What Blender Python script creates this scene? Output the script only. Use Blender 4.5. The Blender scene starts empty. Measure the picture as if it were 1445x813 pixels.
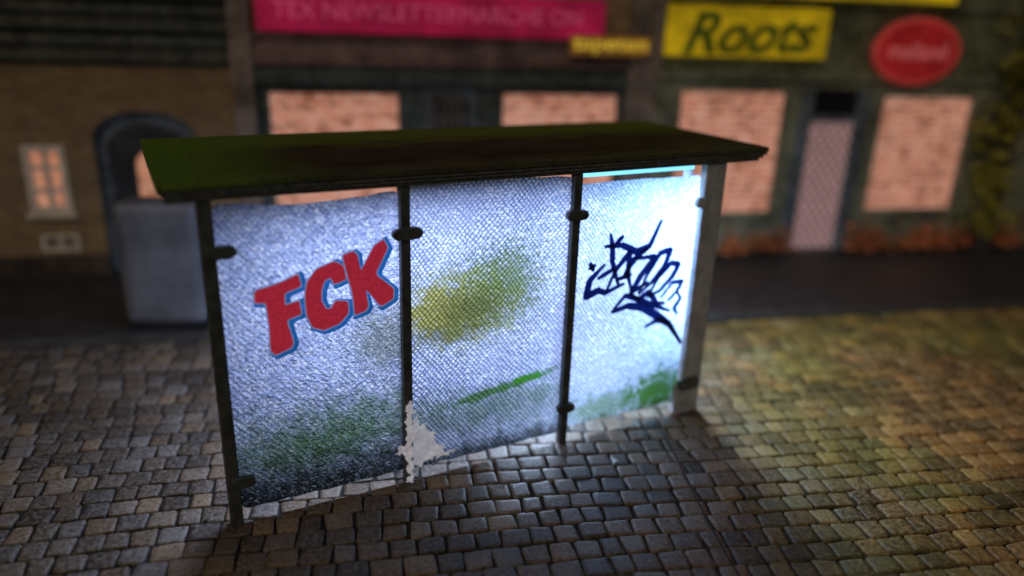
import bpy, bmesh, math, random
from mathutils import Vector, Matrix, noise
random.seed(7)
S=bpy.context.scene
S.view_settings.view_transform='Standard'; S.view_settings.look='None'; S.view_settings.exposure=0
COL=S.collection

# ---------------------------------------------------------------- node helpers
class NT:
    def __init__(s,name):
        s.mat=bpy.data.materials.new(name); s.mat.use_nodes=True
        s.t=s.mat.node_tree; s.t.nodes.clear()
        s.out=s.t.nodes.new('ShaderNodeOutputMaterial')
    def n(s,typ,**k):
        nd=s.t.nodes.new(typ)
        for a,b in k.items(): setattr(nd,a,b)
        return nd
    def put(s,sock,v):
        if v is None: return
        if isinstance(v,bpy.types.NodeSocket): s.t.links.new(v,sock)
        elif isinstance(v,(tuple,list)):
            sock.default_value=tuple(v)+((1,) if len(v)==3 and len(sock.default_value)==4 else ())
        else: sock.default_value=v
    def m(s,op,a,b=None,c=None,clamp=False):
        nd=s.n('ShaderNodeMath',operation=op,use_clamp=clamp)
        s.put(nd.inputs[0],a); s.put(nd.inputs[1],b); s.put(nd.inputs[2],c)
        return nd.outputs[0]
    def obj(s):
        tc=s.n('ShaderNodeTexCoord'); sp=s.n('ShaderNodeSeparateXYZ')
        s.t.links.new(tc.outputs['Object'],sp.inputs[0])
        return tc.outputs['Object'],sp.outputs[0],sp.outputs[1],sp.outputs[2]
    def vec(s,x,y,z=0.0):
        c=s.n('ShaderNodeCombineXYZ'); s.put(c.inputs[0],x); s.put(c.inputs[1],y); s.put(c.inputs[2],z); return c.outputs[0]
    def noise(s,v,scale,detail=3,rough=.55,dist=0.0):
        nd=s.n('ShaderNodeTexNoise'); s.put(nd.inputs['Vector'],v)
        nd.inputs['Scale'].default_value=scale; nd.inputs['Detail'].default_value=detail
        nd.inputs['Roughness'].default_value=rough; nd.inputs['Distortion'].default_value=dist
        return nd.outputs['Fac']
    def ramp(s,v,a,b,c=0.0,d=1.0,smooth=True):
        nd=s.n('ShaderNodeMapRange'); nd.interpolation_type='SMOOTHSTEP' if smooth else 'LINEAR'
        s.put(nd.inputs[0],v); s.put(nd.inputs[1],a); s.put(nd.inputs[2],b); s.put(nd.inputs[3],c); s.put(nd.inputs[4],d)
        return nd.outputs[0]
    def mix(s,f,a,b,blend='MIX'):
        nd=s.n('ShaderNodeMix',data_type='RGBA',blend_type=blend)
        s.put(nd.inputs[0],f); s.put(nd.inputs[6],a); s.put(nd.inputs[7],b)
        return nd.outputs[2]
    def bump(s,hgt,strength=.5,dist=.02):
        nd=s.n('ShaderNodeBump'); nd.inputs['Strength'].default_value=strength; nd.inputs['Distance'].default_value=dist
        s.put(nd.inputs['Height'],hgt); return nd.outputs[0]
    def pr(s,color,rough=.6,bump=None,emit=None,es=0.0,spec=.5,metal=0.0):
        nd=s.n('ShaderNodeBsdfPrincipled'); s.put(nd.inputs['Base Color'],color); s.put(nd.inputs['Roughness'],rough)
        nd.inputs['Specular IOR Level'].default_value=spec; nd.inputs['Metallic'].default_value=metal
        if bump is not None: s.put(nd.inputs['Normal'],bump)
        if emit is not None: s.put(nd.inputs['Emission Color'],emit); s.put(nd.inputs['Emission Strength'],es)
        return nd.outputs[0]
    def done(s,sh): s.t.links.new(sh,s.out.inputs[0]); return s.mat

def paint(name,col,rough=.6,var=.35,scale=6,emit=0.0,bs=.25,spec=.4):
    T=NT(name); o,x,y,z=T.obj()
    n1=T.noise(o,scale,5); n2=T.noise(o,scale*9,3)
    dark=tuple(c*(1-var) for c in col); lite=tuple(min(1,c*(1+var*.7)) for c in col)
    c=T.mix(T.ramp(n1,.3,.7),dark,lite); c=T.mix(T.ramp(n2,.35,.75,0,.45),c,dark)
    return T.done(T.pr(c,rough,T.bump(n2,bs,.01),c if emit else None,emit,spec))
def worn(name,col,emit=0.0):
    """weathered render / paint with big stains and runs"""
    T=NT(name); o,x,y,z=T.obj()
    n1=T.noise(o,1.3,6,.65,.5); n2=T.noise(T.vec(T.m('MULTIPLY',x,5),T.m('MULTIPLY',z,.9)),1.5,5,.6); n3=T.noise(o,7,5,.7)
    c=T.mix(T.ramp(n1,.35,.68),tuple(v*.6 for v in col),tuple(min(1,v*1.7) for v in col))
    c=T.mix(T.ramp(n2,.45,.72,0,.5),c,tuple(v*.4 for v in col))
    c=T.mix(T.ramp(n3,.48,.72,0,.6),c,tuple(min(1,v*2.4) for v in col))
    return T.done(T.pr(c,.8,T.bump(n3,.4,.02),c if emit else None,emit,.3))

def brick(name,c1,c2,mortar,bw=.22,bh=.075,emit=0.0,ms=.012,stain=.5,mm=.5):
    T=NT(name); o,x,y,z=T.obj()
    b=T.n('ShaderNodeTexBrick'); T.put(b.inputs['Vector'],T.vec(x,z))
    b.inputs['Color1'].default_value=c1+(1,); b.inputs['Color2'].default_value=c2+(1,); b.inputs['Mortar'].default_value=mortar+(1,)
    b.inputs['Scale'].default_value=1; b.inputs['Brick Width'].default_value=bw; b.inputs['Row Height'].default_value=bh
    b.inputs['Mortar Size'].default_value=ms; b.inputs['Mortar Smooth'].default_value=.4
    n1=T.noise(o,2.2,5); n2=T.noise(o,22 if not emit else 5,5,.65); n4=T.noise(T.vec(T.m('MULTIPLY',x,.6),z,5.0),7,4,.6)
    c=T.mix(T.ramp(n1,.35,.7,0,stain),b.outputs[0],tuple(v*.35 for v in c1),'MIX')
    c=T.mix(T.ramp(n2,.40,.66,0,mm),c,mortar)
    c=T.mix(T.ramp(n4,.46,.66,0,.75 if emit else .35),c,tuple(v*.45 for v in c1))
    return T.done(T.pr(c,.85,T.bump(T.m('SUBTRACT',1,b.outputs['Fac']),.6,.01),c if emit else None,emit))

# ---------------------------------------------------------------- mesh helpers
def reg(o,parent=None,label=None,cat=None,kind=None,group=None,at=None):
    if o.name not in COL.objects: COL.objects.link(o)
    if parent is not None: o.parent=parent
    if label: o["label"]=label
    if cat: o["category"]=cat
    if kind: o["kind"]=kind
    if group: o["group"]=group
    if at: o.location=at[0]; o.rotation_euler=(0,0,at[1])
    return o
def empty(name,**k):
    o=bpy.data.objects.new(name,None); o.empty_display_size=.2; return reg(o,**k)
def mesh(name,V,F,mat,smooth=False,**k):
    me=bpy.data.meshes.new(name); me.from_pydata([tuple(v) for v in V],[],F); me.update()
    if mat: me.materials.append(mat)
    if smooth:
        for p in me.polygons: p.use_smooth=True
    return reg(bpy.data.objects.new(name,me),**k)
def frombm(name,bm,mat,smooth=False,**k):
    me=bpy.data.meshes.new(name); bmesh.ops.recalc_face_normals(bm,faces=bm.faces[:]); bm.to_mesh(me); bm.free()
    if mat: me.materials.append(mat)
    if smooth:
        for p in me.polygons: p.use_smooth=True
    return reg(bpy.data.objects.new(name,me),**k)
def addbox(bm,x0,x1,y0,y1,z0,z1,bev=0.0,seg=2):
    r=bmesh.ops.create_cube(bm,size=1)
    vs=r['verts']
    for v in vs:
        v.co=Vector((x0+(v.co.x+.5)*(x1-x0),y0+(v.co.y+.5)*(y1-y0),z0+(v.co.z+.5)*(z1-z0)))
    if bev:
        es=list({e for v in vs for e in v.link_edges})
        bmesh.ops.bevel(bm,geom=es,offset=bev,segments=seg,affect='EDGES',profile=.5)
def boxes(name,L,mat,bev=0.0,seg=2,**k):
    bm=bmesh.new()
    for b in L: addbox(bm,*b,bev=bev,seg=seg)
    return frombm(name,bm,mat,**k)
def wallwith(name,u0,u1,z0,z1,ops,mat,thick=.25,y=0.0,**k):
    us=sorted({u0,u1,*[o[0] for o in ops],*[o[1] for o in ops]}); zs=sorted({z0,z1,*[o[2] for o in ops],*[o[3] for o in ops]})
    bm=bmesh.new(); vm={}
    def v(a,b):
        if (a,b) not in vm: vm[(a,b)]=bm.verts.new((a,y,b))
        return vm[(a,b)]
    for i in range(len(us)-1):
        for j in range(len(zs)-1):
            cu=(us[i]+us[i+1])/2; cz=(zs[j]+zs[j+1])/2
            if any(o[0]<cu<o[1] and o[2]<cz<o[3] for o in ops): continue
            bm.faces.new((v(us[i],zs[j]),v(us[i+1],zs[j]),v(us[i+1],zs[j+1]),v(us[i],zs[j+1])))
    r=bmesh.ops.extrude_face_region(bm,geom=bm.faces[:])
    for e in r['geom']:
        if isinstance(e,bmesh.types.BMVert): e.co.y+=thick
    return frombm(name,bm,mat,**k)
def prism(name,pts,y0,y1,mat,**k):
    """closed polygon in x,z extruded from y0 to y1"""
    bm=bmesh.new(); vs=[bm.verts.new((p[0],y0,p[1])) for p in pts]; f=bm.faces.new(vs)
    r=bmesh.ops.extrude_face_region(bm,geom=[f])
    for e in r['geom']:
        if isinstance(e,bmesh.types.BMVert): e.co.y=y1
    bm.normal_update()
    bmesh.ops.triangulate(bm,faces=[f for f in bm.faces if len(f.verts)>4])
    return frombm(name,bm,mat,**k)
def curve_mesh(cu,name,mat,mw,**k):
    tmp=bpy.data.objects.new('tmp',cu); COL.objects.link(tmp); bpy.context.view_layer.update()
    me=bpy.data.meshes.new_from_object(tmp.evaluated_get(bpy.context.evaluated_depsgraph_get()))
    bpy.data.objects.remove(tmp); me.name=name; me.materials.clear(); me.materials.append(mat); me.transform(mw)
    return reg(bpy.data.objects.new(name,me),**k)
UP=Matrix.Rotation(math.pi/2,4,'X')
def text(name,body,cx,cz,w,hh,y,mat,shear=0.0,rot=0.0,off=0.0,**k):
    cu=bpy.data.curves.new('t','FONT'); cu.body=body; cu.align_x='CENTER'; cu.align_y='CENTER'; cu.shear=shear; cu.extrude=.004; cu.offset=off
    o=curve_mesh(cu,name,mat,Matrix.Identity(4),**k)
    me=o.data; xs=[v.co.x for v in me.vertices]; ys=[v.co.y for v in me.vertices]
    sx=w/(max(xs)-min(xs)); sy=hh/(max(ys)-min(ys)); mx=(max(xs)+min(xs))/2; my=(max(ys)+min(ys))/2
    me.transform(Matrix.Translation((cx,y,cz))@UP@Matrix.Rotation(rot,4,'Z')@Matrix.Diagonal((sx,sy,1,1))@Matrix.Translation((-mx,-my,0)))
    return o
def grow(P,off):
    a=sum(P[i][0]*P[(i+1)%len(P)][1]-P[(i+1)%len(P)][0]*P[i][1] for i in range(len(P)))
    if a<0: P=P[::-1]
    out=[];N=len(P)
    for i in range(N):
        p=Vector(P[i]); e0=(p-Vector(P[i-1])).normalized(); e1=(Vector(P[(i+1)%N])-p).normalized()
        n0=Vector((e0.y,-e0.x)); n1=Vector((e1.y,-e1.x)); m_=(n0+n1)
        if m_.length<1e-4: m_=n0
        m_.normalize(); k=off/max(.6,m_.dot(n0)); q=p+m_*k; out.append((q.x,q.y))
    return out
def fillpoly(name,P,y,mat,dx=0.0,dz=0.0,**k):
    bm=bmesh.new(); vs=[bm.verts.new((p[0]+dx,y,p[1]+dz)) for p in P]; f=bm.faces.new(vs)
    bm.normal_update(); f.normal_update()
    bmesh.ops.triangulate(bm,faces=[f],ngon_method='EAR_CLIP')
    return frombm(name,bm,mat,**k)

# ================================================================ GROUND
KA=Vector((-5.30,7.18)); KB=Vector((6.81,9.52)); kd=(KB-KA).normalized(); kn=Vector((-kd.y,kd.x)); kang=math.atan2(kd.y,kd.x)
T=NT('mortar_soil'); o,x,y,z=T.obj(); n=T.noise(o,14,5)
soil=T.done(T.pr(T.mix(n,(.006,.005,.004),(.02,.016,.012)),.9,T.bump(n,.6,.01)))
mesh('ground',[(-60,-30,-.02),(60,-30,-.02),(60,80,-.02),(-60,80,-.02)],[(0,1,2,3)],soil,kind='structure',label='dark joint soil beneath the cobblestones',cat='ground')
T=NT('cobblestone'); o,x,y,z=T.obj()
at=T.n('ShaderNodeVertexColor'); at.layer_name='tint'
n1=T.noise(o,30,5,.72); n2=T.noise(o,150,3,.6); n3=T.noise(o,1.1,3); n5=T.noise(o,.55,3)
c=T.mix(T.ramp(n1,.46,.66,0,.75),at.outputs[0],T.mix(.6,at.outputs[0],(.34,.28,.22)))
c=T.mix(T.ramp(n1,.50,.34,0,.7),c,(.020,.015,.010))
c=T.mix(T.ramp(n2,.45,.72,0,.55),c,(.016,.013,.010))
ol=T.ramp(T.m('ADD',x,T.m('MULTIPLY',T.m('SUBTRACT',n3,.5),3)),1.2,3.4)  # right-hand stones painted olive and brighter, standing in for a light pool
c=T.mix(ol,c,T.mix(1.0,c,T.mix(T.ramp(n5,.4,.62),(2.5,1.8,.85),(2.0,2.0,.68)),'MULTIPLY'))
c=T.mix(T.ramp(n3,.44,.7,0,.5),c,(.024,.019,.015))
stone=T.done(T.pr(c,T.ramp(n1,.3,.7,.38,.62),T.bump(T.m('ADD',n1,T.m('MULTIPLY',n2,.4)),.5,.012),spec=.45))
V=[];F=[];C=[]
def stone_at(cx,cy,w,d,ang,tint):
    b=len(V); ca,sa=math.cos(ang),math.sin(ang)
    hz=random.uniform(-.003,.003); tx=random.uniform(-.022,.022); ty=random.uniform(-.022,.022)
    prof=[]
    for (sx,sy) in ((1,1),(-1,1),(-1,-1),(1,-1)):
        k=random.uniform(.06,.24)
        a=(sx*w/2,sy*(d/2-d*k*.6)); c2=(sx*(w/2-w*k*.6),sy*d/2); mid=(sx*(w/2-w*k*.17),sy*(d/2-d*k*.17))
        jx=random.uniform(-.010,.010); jy=random.uniform(-.010,.010)
        j=lambda p:(p[0]+jx+random.uniform(-.003,.003),p[1]+jy+random.uniform(-.003,.003))
        q=[j(a),j(mid),j(c2)]
        if sx*sy<0: q=q[::-1]
        prof+=q
    N=len(prof)
    for sc,zz in ((1.0,-.020),(.99,-.003),(.955,.002),(.6,.003)):
        for p in prof:
            X,Y=p[0]*sc,p[1]*sc
            V.append((cx+X*ca-Y*sa,cy+X*sa+Y*ca,zz+hz+X*tx+Y*ty)); C.append(tint)
    V.append((cx,cy,.0033+hz)); C.append(tint)
    for k in range(3):
        for i in range(N):
            F.append((b+k*N+i,b+k*N+(i+1)%N,b+(k+1)*N+(i+1)%N,b+(k+1)*N+i))
    for i in range(N): F.append((b+3*N+i,b+3*N+(i+1)%N,b+4*N))
pal=[(.155,.118,.085),(.115,.09,.068),(.18,.137,.095),(.10,.076,.052),(.145,.098,.06),(.13,.115,.10),(.07,.055,.042),(.175,.122,.07)]
v=-.11
while v>-6.7:
    rh=random.uniform(.168,.195); u=-3.2+random.uniform(0,.2)
    while u<13.5:
        w=random.uniform(.145,.225)
        cu=u+w/2; cv=v-rh/2+.05*math.sin(cu*.7+v*.35)+.012*math.sin(cu*2.3+1.3*v)
        p=KA+kd*cu+kn*cv
        if cv<-.11:
            sl=.035*math.cos(cu*.7+v*.35)+.028*math.cos(cu*2.3+1.3*v)
            t=random.choice(pal); br=random.uniform(.5,1.45)
            stone_at(p.x,p.y,w-.017,rh-.016,kang+sl+random.uniform(-.035,.035),(t[0]*br,t[1]*br,t[2]*br,1))
        u+=w
    v-=rh
me=bpy.data.meshes.new('cobbled_road'); me.from_pydata(V,[],F)
ca=me.color_attributes.new('tint','FLOAT_COLOR','POINT')
ca.data.foreach_set('color',[q for c_ in C for q in c_])
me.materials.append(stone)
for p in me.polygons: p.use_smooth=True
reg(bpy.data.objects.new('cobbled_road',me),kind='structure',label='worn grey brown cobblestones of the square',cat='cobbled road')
sm=paint('seam_line',(.03,.024,.018),.6,.3,20)
def seam(P,w):
    V=[];F=[]
    N=24
    for i in range(N+1):
        t=i/N; p=Vector(P[0]).lerp(Vector(P[1]),t); d_=(Vector(P[1])-Vector(P[0])).normalized(); n_=Vector((-d_.y,d_.x))
        p=p+n_*.012*math.sin(t*9)
        V+= [(p.x-n_.x*w,p.y-n_.y*w,.012),(p.x+n_.x*w,p.y+n_.y*w,.012)]
    for i in range(N): F.append((2*i,2*i+1,2*i+3,2*i+2))
    mesh('paving_seam',V,F,sm,kind='structure',label='thin dark seam running across the paving',cat='seam')
seam([(1.33,6.05),(1.62,3.3)],.008)
asph=paint('asphalt_dark',(.035,.034,.038),.6,.4,5)
kerbm=paint('kerb_stone',(.06,.058,.055),.7,.4,4)
def strip(name,u0,u1,v0,v1,z0,z1,mat,**k):
    o=boxes(name,[(u0,u1,v0,v1,z0,z1)],mat,bev=.008,**k); o.location=(KA.x,KA.y,0); o.rotation_euler=(0,0,kang); return o
strip('kerb',-14,24,-.09,.06,-.03,.05,kerbm,kind='structure',label='low dark stone kerb beside the cobbles',cat='kerb')
strip('pavement',-14,24,.064,9,-.03,.04,asph,kind='structure',label='dark asphalt pavement before the shop fronts',cat='pavement')

# ================================================================ FACADES
FA=((-6.56,9.14,0),math.atan2(3.44,15.28))
brk=brick('old_brick',(.46,.28,.13),(.26,.165,.08),(.24,.19,.125),stain=.6)
slate=worn('dark_siding',(.08,.085,.07))
band=worn('brown_fascia',(.17,.105,.095))
dgreen=worn('dark_shopfront_paint',(.066,.08,.074))
greyg=worn('grey_green_render',(.185,.195,.14))
pil=worn('pilaster_stone',(.21,.165,.14))
litb=brick('lit_brick_window',(.58,.17,.08),(.78,.29,.17),(.90,.52,.40),.24,.10,emit=.46,ms=.018,stain=.3,mm=.5)
glow=brick('lit_pane',(.75,.26,.12),(.80,.36,.2),(.65,.38,.28),.16,.1,emit=.5,stain=.3)
white=paint('cream_frame',(.60,.50,.40),.6,.2,6,emit=.05)  # slight glow put into the frame paint
blueg=worn('blue_grey_door',(.12,.145,.17))
darkm=paint('black_recess',(.012,.013,.016),.5,.3,4)
lat=paint('pale_lattice',(.66,.42,.42),.6,.25,10,emit=.24)  # glow put into the lattice paint to brighten it
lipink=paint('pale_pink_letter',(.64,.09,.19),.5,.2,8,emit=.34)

B=empty('brick_house',label='old brown brick house with arched doorway and slate band',cat='house',at=FA)
wallwith('wall',-6,3.04,.30,2.70,[(.51,.99,.87,1.72),(.56,1.0,.36,.58),(1.33,2.55,.30,2.13)],brk,parent=B)
boxes('base_course',[(-6,1.33,-.03,.25,0,.30),(2.55,3.04,-.03,.25,0,.30)],worn('dark_plinth',(.055,.04,.03)),parent=B)
L=[(-6,3.04,.0,.25,2.704,7.0)]
for i,zz in enumerate((2.74,2.92,3.10,3.28,3.46,3.9,4.6)): L.append((-6,3.04,-.05 if i%2 else -.09,-.001,zz,zz+(.10 if i%2 else .05)))
boxes('siding',L,slate,parent=B)
def window(par,u0,u1,z0,z1,nx,nz,mf,mp,fw=.035,y=.0,dep=.08):
    W=empty('window',parent=par)
    L=[(u0,u0+fw,y-.02,y+dep,z0,z1),(u1-fw,u1,y-.02,y+dep,z0,z1),(u0+fw,u1-fw,y-.018,y+dep,z0,z0+fw),(u0+fw,u1-fw,y-.018,y+dep,z1-fw,z1)]
    for i in range(1,nx):
        c=u0+(u1-u0)*i/nx; L.append((c-fw*.35,c+fw*.35,y-.008,y+dep-.01,z0+fw,z1-fw))
    for i in range(1,nz):
        c=z0+(z1-z0)*i/nz; L.append((u0+fw,u1-fw,y-.004,y+dep-.02,c-fw*.3,c+fw*.3))
    boxes('frame',L,mf,parent=W)
    boxes('pane',[(u0+fw*.5,u1-fw*.5,y+dep-.015,y+dep+.01,z0+fw*.5,z1-fw*.5)],mp,parent=W)
    return W
window(B,.51,.99,.87,1.72,2,3,white,glow,.07)
boxes('sill',[(.46,1.04,-.06,-.004,.81,.86)],white,parent=B)
V2=empty('vent',parent=B)
boxes('frame',[(.56,1.0,-.02,.05,.36,.39),(.56,1.0,-.02,.05,.55,.58),(.56,.6,-.018,.05,.392,.548),(.96,1.0,-.018,.05,.392,.548),(.76,.80,-.016,.05,.392,.548)],white,parent=V2)
boxes('grate',[(.6,.96,.03,.045,.39,.55)],pil,parent=V2)
def arch(u0,u1,zs,zt,n=14):
    c=(u0+u1)/2; r=(u1-u0)/2
    return [(c+r*math.cos(math.pi*i/n),zs+(zt-zs)*math.sin(math.pi*i/n)) for i in range(n+1)]
outer=[(2.549,.02)]+arch(1.331,2.549,1.80,2.125)+[(1.331,.02)]
D=empty('archway',parent=B)
prism('surround',outer,.10,.16,blueg,parent=D)
inner=[(2.42,.06)]+arch(1.46,2.42,1.62,1.98)+[(1.46,.06)]
prism('recess',inner,.085,.099,worn('archway_shade',(.04,.047,.055)),parent=D)
prism('fanlight',[(2.3,.98)]+arch(1.78,2.3,1.45,1.66)+[(1.78,.98)],.075,.084,glow,parent=D)
prism('door',[(2.36,.07),(2.36,.92),(1.52,.92),(1.52,.07)],.06,.084,blueg,parent=D)
for sgn in (0,1):
    a=arch(1.331,2.549,1.80,2.125); half=a[7:] if sgn==0 else a[:8][::-1]
    cx=1.331 if sgn==0 else 2.549
    pts=[(p[0],p[1]+.003) for p in half]+[(cx,2.128)]
    prism('arch_brick',pts,.004,.09,brk,parent=B)

B=empty('shop_house',label='brown shop front with dark bands and lit brick-like windows',cat='shop',at=FA)
wallwith('wall',3.31,8.25,0,2.48,[(3.42,5.15,.55,2.43),(5.46,6.13,.10,2.45),(6.46,8.2,.55,2.45)],dgreen,parent=B)
boxes('pilaster',[(3.045,3.305,-.10,.25,0,7)],pil,parent=B)
boxes('pilaster',[(8.255,8.69,-.10,.25,0,7)],pil,parent=B)
boxes('cornice',[(3.31,8.25,-.03,.25,2.484,2.74),(3.31,8.25,-.12,.25,2.744,2.80),(3.31,8.25,-.06,.25,2.804,3.04),(3.31,8.25,-.10,.25,3.044,3.10)],band,parent=B)
boxes('upper_wall',[(3.31,8.25,0,.25,3.104,7)],brk,parent=B)
boxes('awning_box',[(3.31,8.25,-.08,-.034,2.50,2.70)],dgreen,parent=B)
window(B,3.42,5.15,.55,2.43,1,1,dgreen,litb,.05)
window(B,6.46,8.2,.55,2.45,1,1,dgreen,litb,.05)
D=empty('door',parent=B)
L=[(5.46,5.52,-.01,.08,.1,2.45),(6.07,6.13,-.01,.08,.1,2.45),(5.52,6.07,-.008,.08,2.38,2.45)]
boxes('frame',L,blueg,parent=D)
boxes('grille',[(5.55+i*.1,5.575+i*.1,.02,.04,.12,2.37) for i in range(5)]+[(5.52,6.07,.041,.055,.3+i*.25,.325+i*.25) for i in range(9)],pil,parent=D)
boxes('leaf',[(5.52,6.07,.06,.09,.1,2.38)],darkm,parent=D)
B=empty('shop_house',label='grey green shop front with two lit windows and lattice door',cat='shop',at=FA)
wallwith('wall',8.695,16.5,.0,2.62,[(9.05,10.80,.62,2.52),(11.0,12.15,.05,2.52),(12.35,14.05,.62,2.47)],greyg,parent=B)
boxes('upper_wall',[(8.695,16.5,0.02,.25,2.624,7)],worn('dull_green_render',(.14,.155,.095)),parent=B)
boxes('cornice',[(8.695,16.5,-.05,-.002,2.64,2.74),(8.695,16.5,-.04,.018,3.68,3.74)],greyg,parent=B)
window(B,9.05,10.80,.62,2.52,1,1,greyg,litb,.05)
window(B,12.35,14.05,.62,2.47,1,1,greyg,litb,.05)
D=empty('door',parent=B)
boxes('frame',[(11.0,11.2,-.04,.1,.05,2.52),(11.95,12.15,-.04,.1,.05,2.52),(11.2,11.95,-.035,.1,2.05,2.14)],blueg,parent=D)
boxes('transom',[(11.2,11.95,.03,.09,2.14,2.52)],darkm,parent=D)
bm=bmesh.new()
for s_ in (1,-1):      # diagonal lattice laths
    for i in range(-7,16):
        z0=.07+i*.19; a=Vector((11.2,0,z0)) if s_>0 else Vector((11.95,0,z0)); b=a+Vector((.75*s_,0,.75*1.3))
        lo,hi=.07,2.04
        dz=b.z-a.z; t0=max(0,(lo-a.z)/dz); t1=min(1,(hi-a.z)/dz)
        if t1<=t0: continue
        p,q=a.lerp(b,t0),a.lerp(b,t1); d_=(q-p).normalized(); n_=Vector((-d_.z,0,d_.x))*.024; yy=.0 if s_>0 else .018
        vs=[bm.verts.new(v_+Vector((0,yy+dy,0))) for dy in (0,.014) for v_ in (p-n_,p+n_,q+n_,q-n_)]
        for f in ((0,1,2,3),(4,5,6,7),(0,1,5,4),(1,2,6,5),(2,3,7,6),(3,0,4,7)): bm.faces.new([vs[k] for k in f])
frombm('lattice',bm,lat,parent=D)
boxes('leaf',[(11.2,11.95,.05,.09,.05,2.05)],paint('mauve_leaf',(.26,.15,.15),.6,.3,5),parent=D)
boxes('sill',[(9.0,10.85,-.07,-.003,.56,.615)],greyg,parent=B)
boxes('sill',[(12.3,14.1,-.07,-.003,.56,.615)],greyg,parent=B)

# -- signs
pinkm=paint('magenta_board',(.42,.010,.065),.5,.35,2,emit=.38)  # sign boards and letters get a glow of their own to lift brightness
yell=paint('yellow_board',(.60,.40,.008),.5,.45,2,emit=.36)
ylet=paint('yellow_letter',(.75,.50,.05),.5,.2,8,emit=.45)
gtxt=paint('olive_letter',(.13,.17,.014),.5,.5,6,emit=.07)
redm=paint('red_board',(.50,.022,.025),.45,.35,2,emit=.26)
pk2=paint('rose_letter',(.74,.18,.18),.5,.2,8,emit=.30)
s=empty('shop_sign',label='long magenta shop sign with pale lettering above windows',cat='sign',at=FA)
boxes('board',[(3.39,7.83,-.16,-.105,3.13,3.62)],pinkm,bev=.01,parent=s)
text('lettering','TEX NEWSLETTERMARCHE ON',5.55,3.39,3.9,.20,-.165,lipink,parent=s)
s=empty('shop_sign',label='small yellow letter sign under the magenta board',cat='sign',at=FA)
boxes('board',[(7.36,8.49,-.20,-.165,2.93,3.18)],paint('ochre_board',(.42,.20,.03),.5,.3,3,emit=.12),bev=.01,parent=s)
text('lettering','tapeten',7.92,3.05,1.05,.21,-.205,ylet,off=.02,parent=s)
s=empty('shop_sign',label='yellow shop sign with green script reading Roots',cat='sign',at=FA)
boxes('board',[(8.74,11.2,-.12,-.052,2.95,3.62)],yell,bev=.01,parent=s)
text('lettering','Roots',10.0,3.28,2.05,.56,-.125,gtxt,shear=.4,rot=.03,off=.028,parent=s)
s=empty('shop_sign',label='narrow yellow fascia sign above the shop window',cat='sign',at=FA)
boxes('board',[(8.74,13.2,-.13,-.045,3.76,4.1)],yell,bev=.01,parent=s)
boxes('frame',[(8.70,13.24,-.15,-.135,3.74,3.76),(8.70,13.24,-.15,-.135,4.1,4.12)],gtxt,parent=s)
s=empty('round_sign',label='oval red shop sign with rose lettering on green wall',cat='sign',at=FA)
def disc(name,sx,sy,y,d,mat):
    bm=bmesh.new(); bmesh.ops.create_cone(bm,cap_ends=True,segments=48,radius1=.5,radius2=.5,depth=d)
    for v_ in bm.verts: v_.co=Vector((12.72+v_.co.x*sx,y-v_.co.z if False else y+v_.co.z,3.09+v_.co.y*sy))
    frombm(name,bm,mat,parent=s)
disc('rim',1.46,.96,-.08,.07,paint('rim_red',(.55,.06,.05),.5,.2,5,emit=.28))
disc('board',1.30,.82,-.10,.05,redm)
text('lettering','mailand',12.72,3.10,.98,.24,-.13,pk2,off=.01,parent=s)

# -- utility cabinet on pavement
cab=empty('utility_cabinet',label='grey metal utility cabinet standing by the brick house',cat='cabinet')
cab.location=(-4.17,7.56,.04); cab.rotation_euler=(0,0,math.radians(6))
cg=paint('cabinet_grey',(.15,.152,.175),.5,.35,1.5)
boxes('body',[(0,.86,0,.42,.05,1.42)],cg,bev=.11,seg=6,parent=cab)
boxes('door',[(.12,.74,-.012,.002,.16,1.28)],cg,bev=.004,parent=cab)
boxes('base',[(.04,.82,.03,.39,-.0,.10)],darkm,parent=cab)

# -- foliage
def leafmat(name,a,b):
    T=NT(name); o,x,y,z=T.obj(); n=T.noise(o,5,3); n2=T.noise(o,40,2)
    c=T.mix(T.ramp(n,.35,.65),a,b); c=T.mix(T.ramp(n2,.4,.7,0,.5),c,tuple(v*.4 for v in a))
    return T.done(T.pr(c,.7))
def leaves(name,pts,size,mat,**k):
    V=[];F=[]
    for p in pts:
        a=Vector([random.gauss(0,1) for _ in range(3)]).normalized(); b_=a.orthogonal().normalized(); s_=size*random.uniform(.6,1.4)
        b=len(V); P=Vector(p)
        V+= [P-a*s_,P+b_*s_*.45,P+a*s_,P-b_*s_*.45]; F.append((b,b+1,b+2,b+3))
    return mesh(name,V,F,mat,**k)
def limb(V,F,a,b,ra,rb,n=8):
    a=Vector(a);b=Vector(b);d=(b-a).normalized();u=d.orthogonal().normalized();w=d.cross(u);s0=len(V)
    for P,r in ((a,ra),(b,rb)):
        for i in range(n):
            t=2*math.pi*i/n; V.append(P+u*r*math.cos(t)+w*r*math.sin(t))
    for i in range(n): F.append((s0+i,s0+(i+1)%n,s0+n+(i+1)%n,s0+n+i))
TR=empty('tree',label='slender tree with ragged yellow green crown by the shop',cat='tree'); TR.location=(7.62,12.0,.04)
V=[];F=[]
path=[(0,0,0),(.04,0,.7),(-.02,0,1.5),(.10,0,2.3),(.28,0,3.1),(.5,.05,4.2),(.7,.1,5.2)]
for i in range(6): limb(V,F,path[i],path[i+1],.13-.016*i,.13-.016*(i+1))
for i in range(16):
    k=random.randint(1,5); a=Vector(path[k]).lerp(Vector(path[min(k+1,6)]),random.random()); t=random.uniform(0,6.28)
    limb(V,F,a,a+Vector((math.cos(t)*.35,math.sin(t)*.3,random.uniform(.1,.4))),.03,.01,5)
mesh('trunk',V,F,paint('bark',(.05,.045,.035),.9,.4,12),smooth=True,parent=TR)
pts=[]
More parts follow.
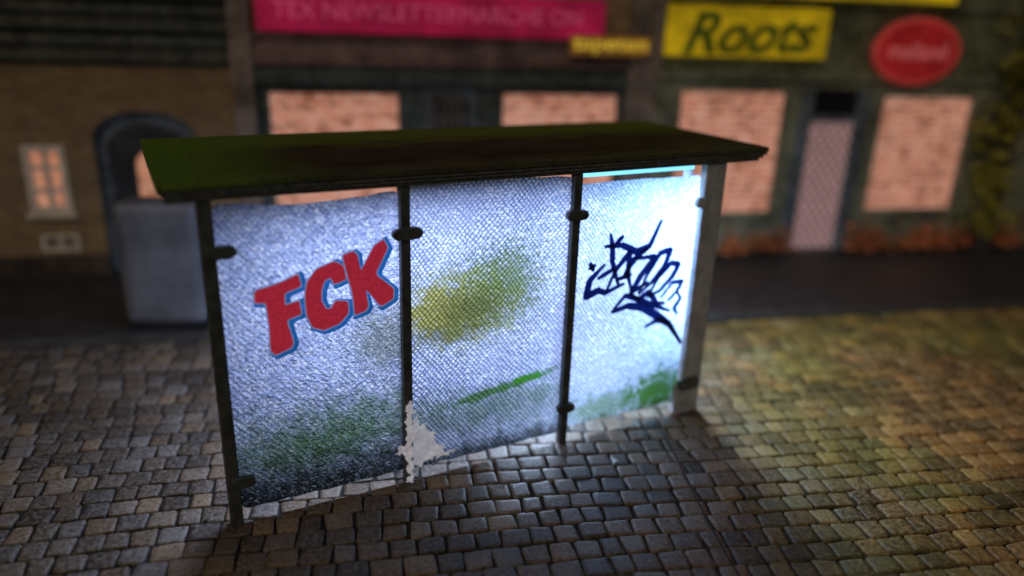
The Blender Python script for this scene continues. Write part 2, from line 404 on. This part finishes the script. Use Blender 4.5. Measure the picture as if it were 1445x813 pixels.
for i in range(85):
    zz=random.uniform(.35,5.0); cx=-.14+.12*max(0,zz-1.5)+random.gauss(0,.13); cy=random.gauss(0,.16); r=random.uniform(.07,.20)
    for j in range(50): pts.append((cx+random.gauss(0,r*.6),cy+random.gauss(0,r*.6),zz+random.gauss(0,r*.6)))
leaves('crown',pts,.05,leafmat('tree_leaf',(.10,.11,.012),(.60,.52,.05)),parent=TR)
pts=[]
for i in range(60):
    c0=random.uniform(10.0,15.2); r=random.uniform(.06,.15)
    if 11.1<c0<12.1: continue
    for j in range(40): pts.append((c0+random.gauss(0,r),-.22+random.gauss(0,.07),.10+abs(random.gauss(0,.15))))
o=leaves('flower_bed',pts,.045,leafmat('rust_leaf',(.28,.07,.015),(.80,.26,.10)),kind='stuff',label='rust orange foliage along the shop wall foot',cat='flower bed'); o.location=FA[0]; o.rotation_euler=(0,0,FA[1])

# ================================================================ BUS SHELTER
SO=((-1.856,4.413,0),math.atan2(.4683,.8836))
BS=empty('bus_shelter',label='frosted glass bus shelter with mossy roof and graffiti',cat='bus shelter',at=SO)
def frosted(name,k):
    T=NT(name); o,x,y,z=T.obj(); v2=T.vec(x,z)
    pit={0:.042,1:.040,2:.037}[k]; kk=math.pi/pit
    wob=T.m('ADD',T.m('MULTIPLY',T.noise(v2,2.0,2),.12),T.m('MULTIPLY',T.noise(v2,16,3,.6),.020))
    a=T.m('ABSOLUTE',T.m('SINE',T.m('MULTIPLY',T.m('ADD',T.m('ADD',x,T.m('MULTIPLY',z,.80)),wob),kk)))
    b=T.m('ABSOLUTE',T.m('SINE',T.m('MULTIPLY',T.m('ADD',T.m('SUBTRACT',x,T.m('MULTIPLY',z,.95)),wob),kk)))
    hatn=T.m('MULTIPLY',T.ramp(a,.0,.75),T.ramp(b,.0,.75))
    nf=T.noise(v2,15,3,.55,.8); ns=T.noise(v2,60,2,.6); ns2=T.noise(T.vec(x,T.m('MULTIPLY',z,1.5)),24,2,.5,1.6); nl=T.noise(v2,3.2,5,.6); nm=T.noise(v2,9,6,.72,.4); ng=T.noise(v2,28,4,.75)
    nb=T.noise(v2,1.6,3,.5,.5)
    if k==0:
        crk=T.noise(T.vec(T.m('ADD',x,T.m('MULTIPLY',z,.25)),T.m('MULTIPLY',z,1.9)),17,2,.6,1.4)
        sp=T.n('ShaderNodeSeparateXYZ'); T.t.links.new(T.mix(.38,T.vec(T.ramp(crk,.38,.56),0,0),T.vec(hatn,0,0)),sp.inputs[0]); hatn=sp.outputs[0]
    amp={0:.72,1:.98,2:.70}[k]
    amp=T.m('MULTIPLY',T.ramp(nb,.3,.65,.65,1.15),amp,clamp=True)
    c=T.mix(T.m('MULTIPLY',T.m('SUBTRACT',1,hatn),amp),(.56,.63,.84),(.085,.11,.20))
    c=T.mix(T.ramp(nf,.36,.56,.5 if k==0 else .3,0),c,(.24,.28,.43))
    spk=T.m('MULTIPLY',T.ramp(ns2,.54,.62),T.ramp(ns,.38,.52))
    c=T.mix(T.m('MULTIPLY',spk,1.0 if k==0 else .8),c,(1,1,1))  # sparkle glints painted as white specks in the sheet colour
    c=T.mix(T.ramp(nl,.40,.70,0,.30),c,(.27,.32,.50))
    def blob(cx,cz,rx,rz,soft=.45,wa=1.1,nz=nl):
        dx=T.m('DIVIDE',T.m('SUBTRACT',x,cx),rx); dz=T.m('DIVIDE',T.m('SUBTRACT',z,cz),rz)
        dd=T.m('SQRT',T.m('ADD',T.m('MULTIPLY',dx,dx),T.m('MULTIPLY',dz,dz)))
        dd=T.m('ADD',dd,T.m('MULTIPLY',T.m('SUBTRACT',nz,.5),wa))
        return T.ramp(dd,1+soft,1-soft)
    hm=T.ramp(hatn,0,.8,.45,1.4)
    def tintc(colr): return T.mix(1.0,colr,T.vec(hm,hm,hm),'MULTIPLY')
    ygr=tintc((.20,.22,.035)); gr=tintc((.045,.115,.012)); dk=(.007,.010,.006)
    def lay(c,mask,f,colr): return T.mix(T.m('MULTIPLY',mask,f),c,colr)
    if k==1:
        c=lay(c,blob(1.74,1.36,.48,.29,.6,3.0,nm),.88,ygr)
        c=lay(c,blob(1.50,1.34,.26,.18,.6,2.0,nm),.75,tintc((.25,.22,.045)))
        c=lay(c,blob(2.08,1.56,.30,.28,.8,5.0,ng),.8,tintc((.085,.125,.03)))
        c=lay(c,blob(1.78,1.34,.26,.14,.7,3.0,ng),.7,(.07,.08,.022))
        c=lay(c,blob(1.60,1.16,.3,.07,.7,3.4,ng),.6,(.09,.10,.02))
        c=lay(c,blob(1.85,.48,.85,.15,.8,4.4,nm),.62,gr)
        # thin diagonal streak
        sx=T.m('SUBTRACT',x,2.05); sz=T.m('SUBTRACT',z,T.m('ADD',.62,T.m('MULTIPLY',sx,.16)))
        dd=T.m('SQRT',T.m('ADD',T.m('POWER',T.m('DIVIDE',sx,.42),2),T.m('POWER',T.m('ABSOLUTE',T.m('DIVIDE',sz,.035)),2)))
        dd=T.m('ADD',dd,T.m('MULTIPLY',T.m('SUBTRACT',nm,.5),3.2))
        c=T.mix(T.m('MULTIPLY',T.ramp(dd,1.5,.5),.9),c,tintc((.04,.14,.01)))
        c=lay(c,blob(2.32,.665,.15,.035,.4,1.8,nm),.95,(.035,.21,.005))
        c=lay(c,T.ramp(T.m('ADD',z,T.m('MULTIPLY',T.m('SUBTRACT',nl,.5),.9)),.90,.0),.68,tintc((.09,.105,.11)))
        c=lay(c,T.ramp(T.m('ADD',z,T.m('MULTIPLY',T.m('SUBTRACT',nm,.5),.5)),.28,.06),.88,dk)
    if k==0:
        c=lay(c,blob(1.12,1.22,.24,.24,.7,2.0,nm),.7,(.12,.14,.06))
        c=lay(c,T.ramp(T.m('ADD',z,T.m('MULTIPLY',T.m('SUBTRACT',nl,.5),1.0)),1.05,.10),.66,tintc((.08,.10,.085)))
        c=lay(c,blob(.82,.58,.60,.20,1.0,5.0,nm),.72,gr)
        c=lay(c,blob(.50,.44,.45,.14,1.0,5.0,ng),.6,gr)
        c=lay(c,T.ramp(T.m('ADD',z,T.m('MULTIPLY',T.m('SUBTRACT',nm,.5),.7)),.55,.12),.96,dk)
        c=T.mix(T.m('MULTIPLY',spk,.25),c,(.6,.65,.7))
    if k==2:
        c=lay(c,T.ramp(T.m('ADD',z,T.m('MULTIPLY',T.m('SUBTRACT',nl,.5),.8)),.65,.0),.5,tintc((.13,.17,.15)))
        c=lay(c,blob(3.62,.28,.28,.20,.7,4.2,nm),.93,(.035,.12,.008))
        c=lay(c,blob(3.1,.24,.50,.14,.8,4.6,nm),.65,gr)
        c=lay(c,T.ramp(T.m('ADD',z,T.m('MULTIPLY',T.m('SUBTRACT',nm,.5),.4)),.20,.08),.5,dk)
    bh=T.m('ADD',T.m('MULTIPLY',hatn,.9),T.m('ADD',T.m('MULTIPLY',nf,1.6),T.m('MULTIPLY',ns,.4)))
    bp=T.bump(bh,1.0,.016)
    tr=T.n('ShaderNodeBsdfTranslucent'); T.put(tr.inputs[0],c); T.put(tr.inputs[1],bp)
    df=T.pr(T.mix(.5,c,(.02,.02,.02)),.18,bp,spec=1.0)
    mx=T.n('ShaderNodeMixShader'); mx.inputs[0].default_value=.14
    T.t.links.new(tr.outputs[0],mx.inputs[1]); T.t.links.new(df,mx.inputs[2])
    return T.done(mx.outputs[0])
def panel(x0,x1,z0,z1,mat,sag=.02):
    pts=[];r=.05
    for cx,cz,a0 in ((x1-r,z1-r,0),(x0+r,z1-r,90),(x0+r,z0+r,180),(x1-r,z0+r,270)):
        for i in range(6):
            t=math.radians(a0+i*18); pts.append((cx+r*math.cos(t),cz+r*math.sin(t)))
        if a0==0:
            for i in range(1,12): t=i/12; pts.append((x1-r-(x1-x0-2*r)*t,z1-sag*math.sin(math.pi*t)+random.uniform(-.006,.006)))
        if a0==180:
            for i in range(1,12): t=i/12; pts.append((x0+r+(x1-x0-2*r)*t,z0+random.uniform(-.008,.008)))
    return mesh('glass_panel',[(p[0],0.03,p[1]) for p in pts],[tuple(range(len(pts)))[::-1]],mat,parent=BS)
P1=panel(.045,1.235,.09,2.27,frosted('frosted_sheet_one',0),.035)
P2=panel(1.285,2.605,.09,2.28,frosted('frosted_sheet_two',1),-.02)
P3=panel(2.655,3.85,.125,2.215,frosted('frosted_sheet_three',2),.0)
P1["label"]='frosted panel with red lettering and dark mossy foot'
P2["label"]='frosted panel with yellow green paint cloud'
P3["label"]='brightly lit frosted panel with navy tag'
pm=paint('post_paint',(.075,.085,.082),.45,.45,9,bs=.6)
pm4=paint('end_post_grey',(.42,.43,.47),.7,.3,7,bs=.4)
def post(x,w,mat,feet=True):
    bm=bmesh.new(); addbox(bm,x-w/2,x+w/2,-.02,.05,-.0,2.305,bev=.008)
    return frombm('post',bm,mat,parent=BS)
Q=[post(0.0,.085,pm),post(1.26,.07,pm),post(2.63,.07,pm)]
bm=bmesh.new(); addbox(bm,3.86,4.075,-.02,.055,0,2.305,bev=.01); addbox(bm,3.80,3.858,-.012,.045,.02,.30,bev=.008); 
q4=frombm('end_post',bm,pm4,parent=BS)
def clip(cx,cz,w,hh,mat,par):
    pts=[]
    for i in range(20):
        t=2*math.pi*i/20; ex=.7
        pts.append((cx+w/2*math.copysign(abs(math.cos(t))**ex,math.cos(t))+random.uniform(-.004,.004),cz+hh/2*math.copysign(abs(math.sin(t))**ex,math.sin(t))+random.uniform(-.004,.004)))
    o=prism('clip',pts,-.042,.0,mat,parent=par); 
    b=o.modifiers.new('b','BEVEL'); b.width=.008; b.segments=2; b.limit_method='ANGLE'
for (cx,cz,w,i) in ((.07,1.98,.18,0),(.065,.34,.16,0),(1.27,1.98,.22,1),(2.63,1.99,.19,2),(2.63,.34,.17,2)): clip(cx,cz,w,.085,pm,Q[i])
clip(3.84,1.99,.12,.09,pm4,q4)
clip(3.93,.31,.24,.12,pm,q4)
# roof
T=NT('mossy_roof'); o,x,y,z=T.obj(); n1=T.noise(o,2.4,5,.65,.3); n2=T.noise(o,30,4,.65); n4=T.noise(T.vec(T.m('MULTIPLY',x,.6),T.m('MULTIPLY',y,2.5)),3,5,.6)
yy=T.m('ADD',y,T.m('MULTIPLY',T.m('SUBTRACT',n4,.5),1.1))
back=T.ramp(yy,.75,1.35)
left=T.ramp(T.m('ADD',x,T.m('MULTIPLY',T.m('SUBTRACT',n1,.5),1.2)),.9,-.1)
front=T.ramp(yy,.25,-.1)
c=T.mix(T.ramp(n1,.35,.7),(.014,.015,.010),(.05,.05,.024))
c=T.mix(T.m('MULTIPLY',back,.85),c,T.mix(n4,(.06,.11,.008),(.15,.24,.02)))
c=T.mix(T.m('MULTIPLY',front,.55),c,(.10,.11,.055))
c=T.mix(T.m('MULTIPLY',left,.85),c,(.11,.21,.015)); c=T.mix(T.ramp(n2,.5,.72,0,.6),c,(.01,.013,.007))
rm=T.done(T.pr(c,.6,T.bump(n2,.8,.02),spec=.3))
T=NT('roof_edge'); o,x,y,z=T.obj(); n2=T.noise(o,25,4,.65); w=T.m('SINE',T.m('MULTIPLY',z,2*math.pi/.024))
c=T.mix(T.ramp(n2,.3,.7),(.055,.062,.055),(.16,.17,.15)); c=T.mix(T.ramp(w,-1,1,0,.5),c,(.025,.025,.025))
re=T.done(T.pr(c,.5,T.bump(w,.4,.008)))
R=empty('roof',parent=BS)
xa,xb=-.26,4.50
bm=bmesh.new(); addbox(bm,xa+.01,xb-.02,-.06,1.70,2.385,2.425,bev=.006)
frombm('roof_top',bm,rm,parent=R)
boxes('roof_edge',[(xa+.012,xb-.03,-.055,1.69,2.362,2.382),(xa+.03,xb-.06,-.045,1.68,2.336,2.360),(xa+.05,xb-.09,-.03,1.66,2.308,2.334)],re,bev=.003,parent=R)
# LED bars
def ledmat(name,st):
    T=NT(name); em=T.n('ShaderNodeEmission'); em.inputs[0].default_value=(.20,.66,1,1); em.inputs[1].default_value=st
    return T.done(em.outputs[0])
led=ledmat('added_led_light',6); led2=ledmat('led_diffuser',1.7)
LB=empty('light_bar',parent=BS)
boxes('housing',[(2.70,3.80,.055,.155,2.292,2.306)],pm4,parent=LB)
boxes('led_strip',[(2.72,3.80,.07,.14,2.256,2.290)],led2,parent=LB)
# repair putty
T=NT('putty'); o,x,y,z=T.obj(); n=T.noise(o,40,4,.6); n2=T.noise(o,9,3)
c=T.mix(T.ramp(n2,.35,.7),(.97,.96,1.0),(.78,.76,.84)); c=T.mix(T.ramp(n,.60,.74,0,.5),c,(.35,.35,.40))
tr=T.n('ShaderNodeBsdfTranslucent'); T.put(tr.inputs[0],c); mx=T.n('ShaderNodeMixShader'); mx.inputs[0].default_value=.70
T.t.links.new(tr.outputs[0],mx.inputs[1]); T.t.links.new(T.pr(c,.22,T.bump(n,.6,.014),spec=.9,emit=c,es=.28),mx.inputs[2]); putty=T.done(mx.outputs[0])  # faint glow put into the putty to whiten it
def splat(name,pts,y0,th,par,ths=1.0):
    P=[Vector(p) for p in pts]; xs=[p.x for p in P]; zs=[p.y for p in P]; st=.007
    def inside(q):
        r=False
        for i in range(len(P)):
            a=P[i];b=P[i-1]
            if (a.y>q.y)!=(b.y>q.y) and q.x<(b.x-a.x)*(q.y-a.y)/(b.y-a.y)+a.x: r=not r
        return r
    def dist(q):
        m_=9
        for i in range(len(P)):
            a=P[i];b=P[i-1];ab=b-a;t=max(0,min(1,(q-a).dot(ab)/ab.length_squared)); m_=min(m_,(q-a-ab*t).length)
        return m_
    nx=int((max(xs)-min(xs)+.08)/st); nz=int((max(zs)-min(zs)+.08)/st); vm={};V=[];F=[]
    def vid(i,j):
        if (i,j) in vm: return vm[(i,j)]
        q=Vector((min(xs)-.04+i*st,min(zs)-.04+j*st))
        w=Vector((noise.noise(Vector((q.x*20,q.y*20,1))),noise.noise(Vector((q.x*20,q.y*20,7)))))*.035+Vector((noise.noise(Vector((q.x*55,q.y*55,1))),noise.noise(Vector((q.x*55,q.y*55,7)))))*.014
        q2=q+w; d_=dist(q2) if inside(q2) else -1
        vm[(i,j)]=(len(V) if d_>=0 else -1)
        if d_>=0:
            hgt=th*min(1,d_/.03)**.6*(.6+.7*noise.noise(Vector((q.x*24,q.y*24,3))))
            V.append((q.x,y0-max(.0,hgt),q.y))
        return vm[(i,j)]
    for i in range(nx):
        for j in range(nz):
            q=[vid(i,j),vid(i+1,j),vid(i+1,j+1),vid(i,j+1)]
            if min(q)>=0: F.append(tuple(q))
    return mesh(name,V,F,putty,smooth=True,parent=par)
splat('putty',[(1.235,.70),(1.29,.69),(1.29,.60),(1.285,.50),(1.34,.44),(1.30,.38),(1.29,.2),(1.30,.01),(1.23,.01),(1.235,.2),(1.21,.27),(1.14,.29),(1.17,.33),(1.23,.36),(1.23,.5)],-.024,.045,Q[1])
splat('putty',[(1.29,.52),(1.33,.60),(1.36,.47),(1.42,.47),(1.41,.38),(1.49,.35),(1.48,.28),(1.57,.25),(1.55,.20),(1.68,.16),(1.58,.125),(1.51,.15),(1.46,.09),(1.42,.14),(1.36,.07),(1.29,.12)],.024,.03,P2)

# graffiti
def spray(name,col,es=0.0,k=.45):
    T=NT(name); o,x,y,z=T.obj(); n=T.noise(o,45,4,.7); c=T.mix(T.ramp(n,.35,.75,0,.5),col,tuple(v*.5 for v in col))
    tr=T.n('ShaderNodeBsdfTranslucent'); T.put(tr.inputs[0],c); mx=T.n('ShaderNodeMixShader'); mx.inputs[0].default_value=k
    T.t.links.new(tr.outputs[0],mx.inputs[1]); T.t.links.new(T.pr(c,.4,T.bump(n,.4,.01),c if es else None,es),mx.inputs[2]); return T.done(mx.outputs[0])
red=spray('red_spray_glow',(.86,.05,.085),.42,.55); blu=spray('blue_spray',(.03,.24,.58),.24,.55); wht=spray('white_spray',(.62,.66,.92),.30,.55); nav=spray('navy_spray',(.006,.018,.13))  # red, blue and white glow of themselves, standing in for light through panel
Fp=[(.245,1.61),(.25,1.69),(.40,1.72),(.53,1.77),(.545,1.685),(.435,1.65),(.43,1.565),(.525,1.585),(.535,1.49),(.435,1.46),(.47,1.30),(.455,1.26),(.35,1.225),(.32,1.26),(.325,1.42),(.315,1.60)]
Cp=[(.585,1.71),(.65,1.79),(.77,1.83),(.83,1.79),(.845,1.695),(.765,1.67),(.74,1.72),(.70,1.705),(.675,1.64),(.67,1.565),(.70,1.50),(.735,1.50),(.765,1.55),(.85,1.535),(.85,1.45),(.79,1.385),(.68,1.35),(.60,1.385),(.57,1.48),(.565,1.61)]
Kp=[(.825,1.865),(.90,1.885),(.925,1.86),(.945,1.74),(1.045,1.91),(1.11,1.945),(1.14,1.885),(1.045,1.705),(1.175,1.585),(1.17,1.51),(1.08,1.465),(.975,1.61),(.99,1.48),(.97,1.45),(.895,1.43),(.885,1.58)]
def rnd(P,n=3):
    P=[Vector(p) for p in P]; N=len(P); out=[]
    for i in range(N):
        a=P[i-1];b=P[i];c_=P[(i+1)%N]; s0=b.lerp(a,.16); s1=b.lerp(c_,.16)
        for j in range(n+1):
            t=j/n; out.append((s0*(1-t)**2+b*2*t*(1-t)+s1*t*t)[:])
    return out
G=empty('graffiti',parent=P1); G["label"]='red block letters FCK outlined white and blue'
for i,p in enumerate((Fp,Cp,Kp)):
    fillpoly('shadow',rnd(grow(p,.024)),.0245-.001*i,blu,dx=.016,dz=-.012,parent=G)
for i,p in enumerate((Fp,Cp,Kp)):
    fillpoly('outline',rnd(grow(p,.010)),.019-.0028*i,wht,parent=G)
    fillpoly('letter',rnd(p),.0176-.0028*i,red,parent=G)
tag=[
 ([(2.98,1.80),(3.01,1.68),(3.02,1.56),(3.10,1.34)],.022),
 ([(2.93,1.695),(3.10,1.69),(3.25,1.62),(3.38,1.655),(3.48,1.87)],.025),
 ([(3.40,1.655),(3.24,1.56),(3.13,1.40)],.022),
 ([(3.03,1.70),(3.11,1.77)],.018),
 ([(2.80,1.58),(2.845,1.50)],.018),([(2.79,1.525),(2.86,1.555)],.015),
 ([(2.95,1.55),(2.87,1.48),(2.81,1.42),(2.785,1.29),(2.90,1.33),(2.97,1.30),(3.16,1.36)],.026),
 ([(2.88,1.43),(3.04,1.50)],.018),
 ([(2.97,1.30),(3.06,1.49),(3.18,1.62),(3.18,1.44),(3.23,1.28)],.022),
 ([(3.07,1.40),(3.22,1.43)],.018),
 ([(3.23,1.56),(3.44,1.56),(3.31,1.40),(3.23,1.27),(3.40,1.34)],.024),
 ([(3.30,1.24),(3.38,1.41),(3.49,1.58),(3.60,1.60),(3.55,1.46),(3.43,1.33),(3.30,1.24)],.022),
 ([(3.40,1.20),(3.50,1.37),(3.62,1.48),(3.70,1.46),(3.65,1.36),(3.53,1.25),(3.40,1.20)],.022),
 ([(3.54,1.17),(3.65,1.30),(3.76,1.30),(3.71,1.21),(3.62,1.14)],.018),
 ([(3.70,1.24),(3.76,1.14),(3.70,1.06),(3.75,.99)],.018),
 ([(3.20,1.27),(3.31,1.20),(3.41,1.25),(3.50,1.14),(3.60,1.12)],.022),
 ([(3.04,1.12),(3.17,1.25),(3.30,1.20),(3.50,1.11),(3.66,1.04)],.022),
 ([(3.04,1.12),(3.20,1.155),(3.36,1.12),(3.52,1.02),(3.66,.92),(3.83,.70)],.032),
 ([(3.40,.93),(3.52,.975),(3.64,.945),(3.83,.70)],.022),
]
def cat(P,n=6,ten=.10):
    out=[]; P=[Vector(p) for p in P]; E=[P[0]*2-P[1]]+P+[P[-1]*2-P[-2]]
    for i in range(1,len(E)-2):
        a,b,c_,d_=E[i-1],E[i],E[i+1],E[i+2]; m1=(c_-a)*.5*ten; m2=(d_-b)*.5*ten
        for j in range(n):
            t=j/n; out.append(b*(2*t**3-3*t*t+1)+m1*(t**3-2*t*t+t)+c_*(-2*t**3+3*t*t)+m2*(t**3-t*t))
    out.append(P[-1]); return out
V=[];F=[]
for si,(s_,th) in enumerate(tag):
    q=cat(s_); n_=len(q); b=len(V)
    for i,p in enumerate(q):
        d_=(q[min(i+1,n_-1)]-q[max(i-1,0)]).normalized(); w=th*1.15*(.4+.70*math.sin(math.pi*(i+.3)/n_)); nn=Vector((-d_.y,d_.x))*w
        for s2 in (-1,1): V.append((p.x+nn.x*s2,.022-si*.0006,p.y+nn.y*s2))
    for i in range(n_-1): F.append((b+2*i,b+2*i+1,b+2*i+3,b+2*i+2))
mesh('graffiti',V,F,nav,parent=P3,label='navy blue scrawled tag')

# ================================================================ LIGHT
def area(name,loc,rot,sx,sy,energy,col,par):
    l=bpy.data.lights.new(name,'AREA'); l.shape='RECTANGLE'; l.size=sx; l.size_y=sy; l.energy=energy; l.color=col
    o=bpy.data.objects.new(name,l); COL.objects.link(o); o.parent=par; o.location=loc; o.rotation_euler=rot; return o
area('led_and_fill_light',(3.40,.45,2.262),(0,0,0),.7,.12,20,(.38,.68,1),BS)
area('led_and_fill_light',(1.8,.85,2.28),(0,0,0),2.8,.10,132,(.56,.67,1),BS)  # unseen overhead light added to brighten the left and middle panels
q=Vector((-1,-.75,-.12)).to_track_quat('-Z','Y').to_euler()
area('led_and_fill_light',(3.90,.32,1.05),q,.05,2.0,38,(.40,.70,1),BS)  # upright light added by the end post for panel three's edge glow
boxes('led_strip',[(3.915,3.94,.29,.35,.04,2.10)],led,parent=LB)  # glowing strip added to go with the upright light
boxes('housing',[(3.944,3.975,.275,.365,0,2.305)],pm4,parent=LB)  # backing added for the upright strip
area('led_and_fill_light',(4.20,.55,2.285),(math.radians(-4),math.radians(-6),0),.2,.35,75,(.66,.82,1),BS)  # unseen light added under the roof end for the pool on the right
q=Vector((.12,-1,-.07)).to_track_quat('-Z','Y').to_euler()
area('led_and_fill_light',(3.05,.75,.17),q,1.3,.05,20,(.55,.72,1),BS)  # unseen low light added behind the panels to spill onto the stones
boxes('added_foot_housing',[(2.35,3.75,.765,.80,.12,.22)],pm4,parent=LB)  # hidden box added behind the low fill light
sun=bpy.data.lights.new('sun','SUN'); sun.energy=.54; sun.angle=math.radians(35); sun.color=(1,.80,.56)
so=bpy.data.objects.new('sun',sun); COL.objects.link(so); so.rotation_euler=(math.radians(48),0,math.radians(-18))
W=bpy.data.worlds.new('World'); S.world=W; W.use_nodes=True; nt=W.node_tree; bg=nt.nodes['Background']
sk=nt.nodes.new('ShaderNodeTexSky'); sk.sky_type='NISHITA'; sk.sun_disc=False; sk.sun_elevation=math.radians(42); sk.sun_rotation=math.radians(198)
nt.links.new(sk.outputs[0],bg.inputs[0]); bg.inputs[1].default_value=.005

# ================================================================ CAMERA
cd=bpy.data.cameras.new('camera'); co=bpy.data.objects.new('camera',cd); COL.objects.link(co)
xr=Vector((.9995,.0115,.0321)); up=Vector((-.0341,.337,.941)); bk=Vector((0,-.9414,.3372))
bk.normalize(); xr=up.cross(bk).normalized(); up=bk.cross(xr)
M=Matrix((xr,up,bk)).transposed().to_4x4(); M.translation=Vector((0,0,3.4)); co.matrix_world=M
cd.sensor_width=36; cd.lens=26.73; cd.clip_end=300; cd.clip_start=.05
cd.dof.use_dof=True; cd.dof.focus_distance=5.5; cd.dof.aperture_fstop=.165
S.camera=co
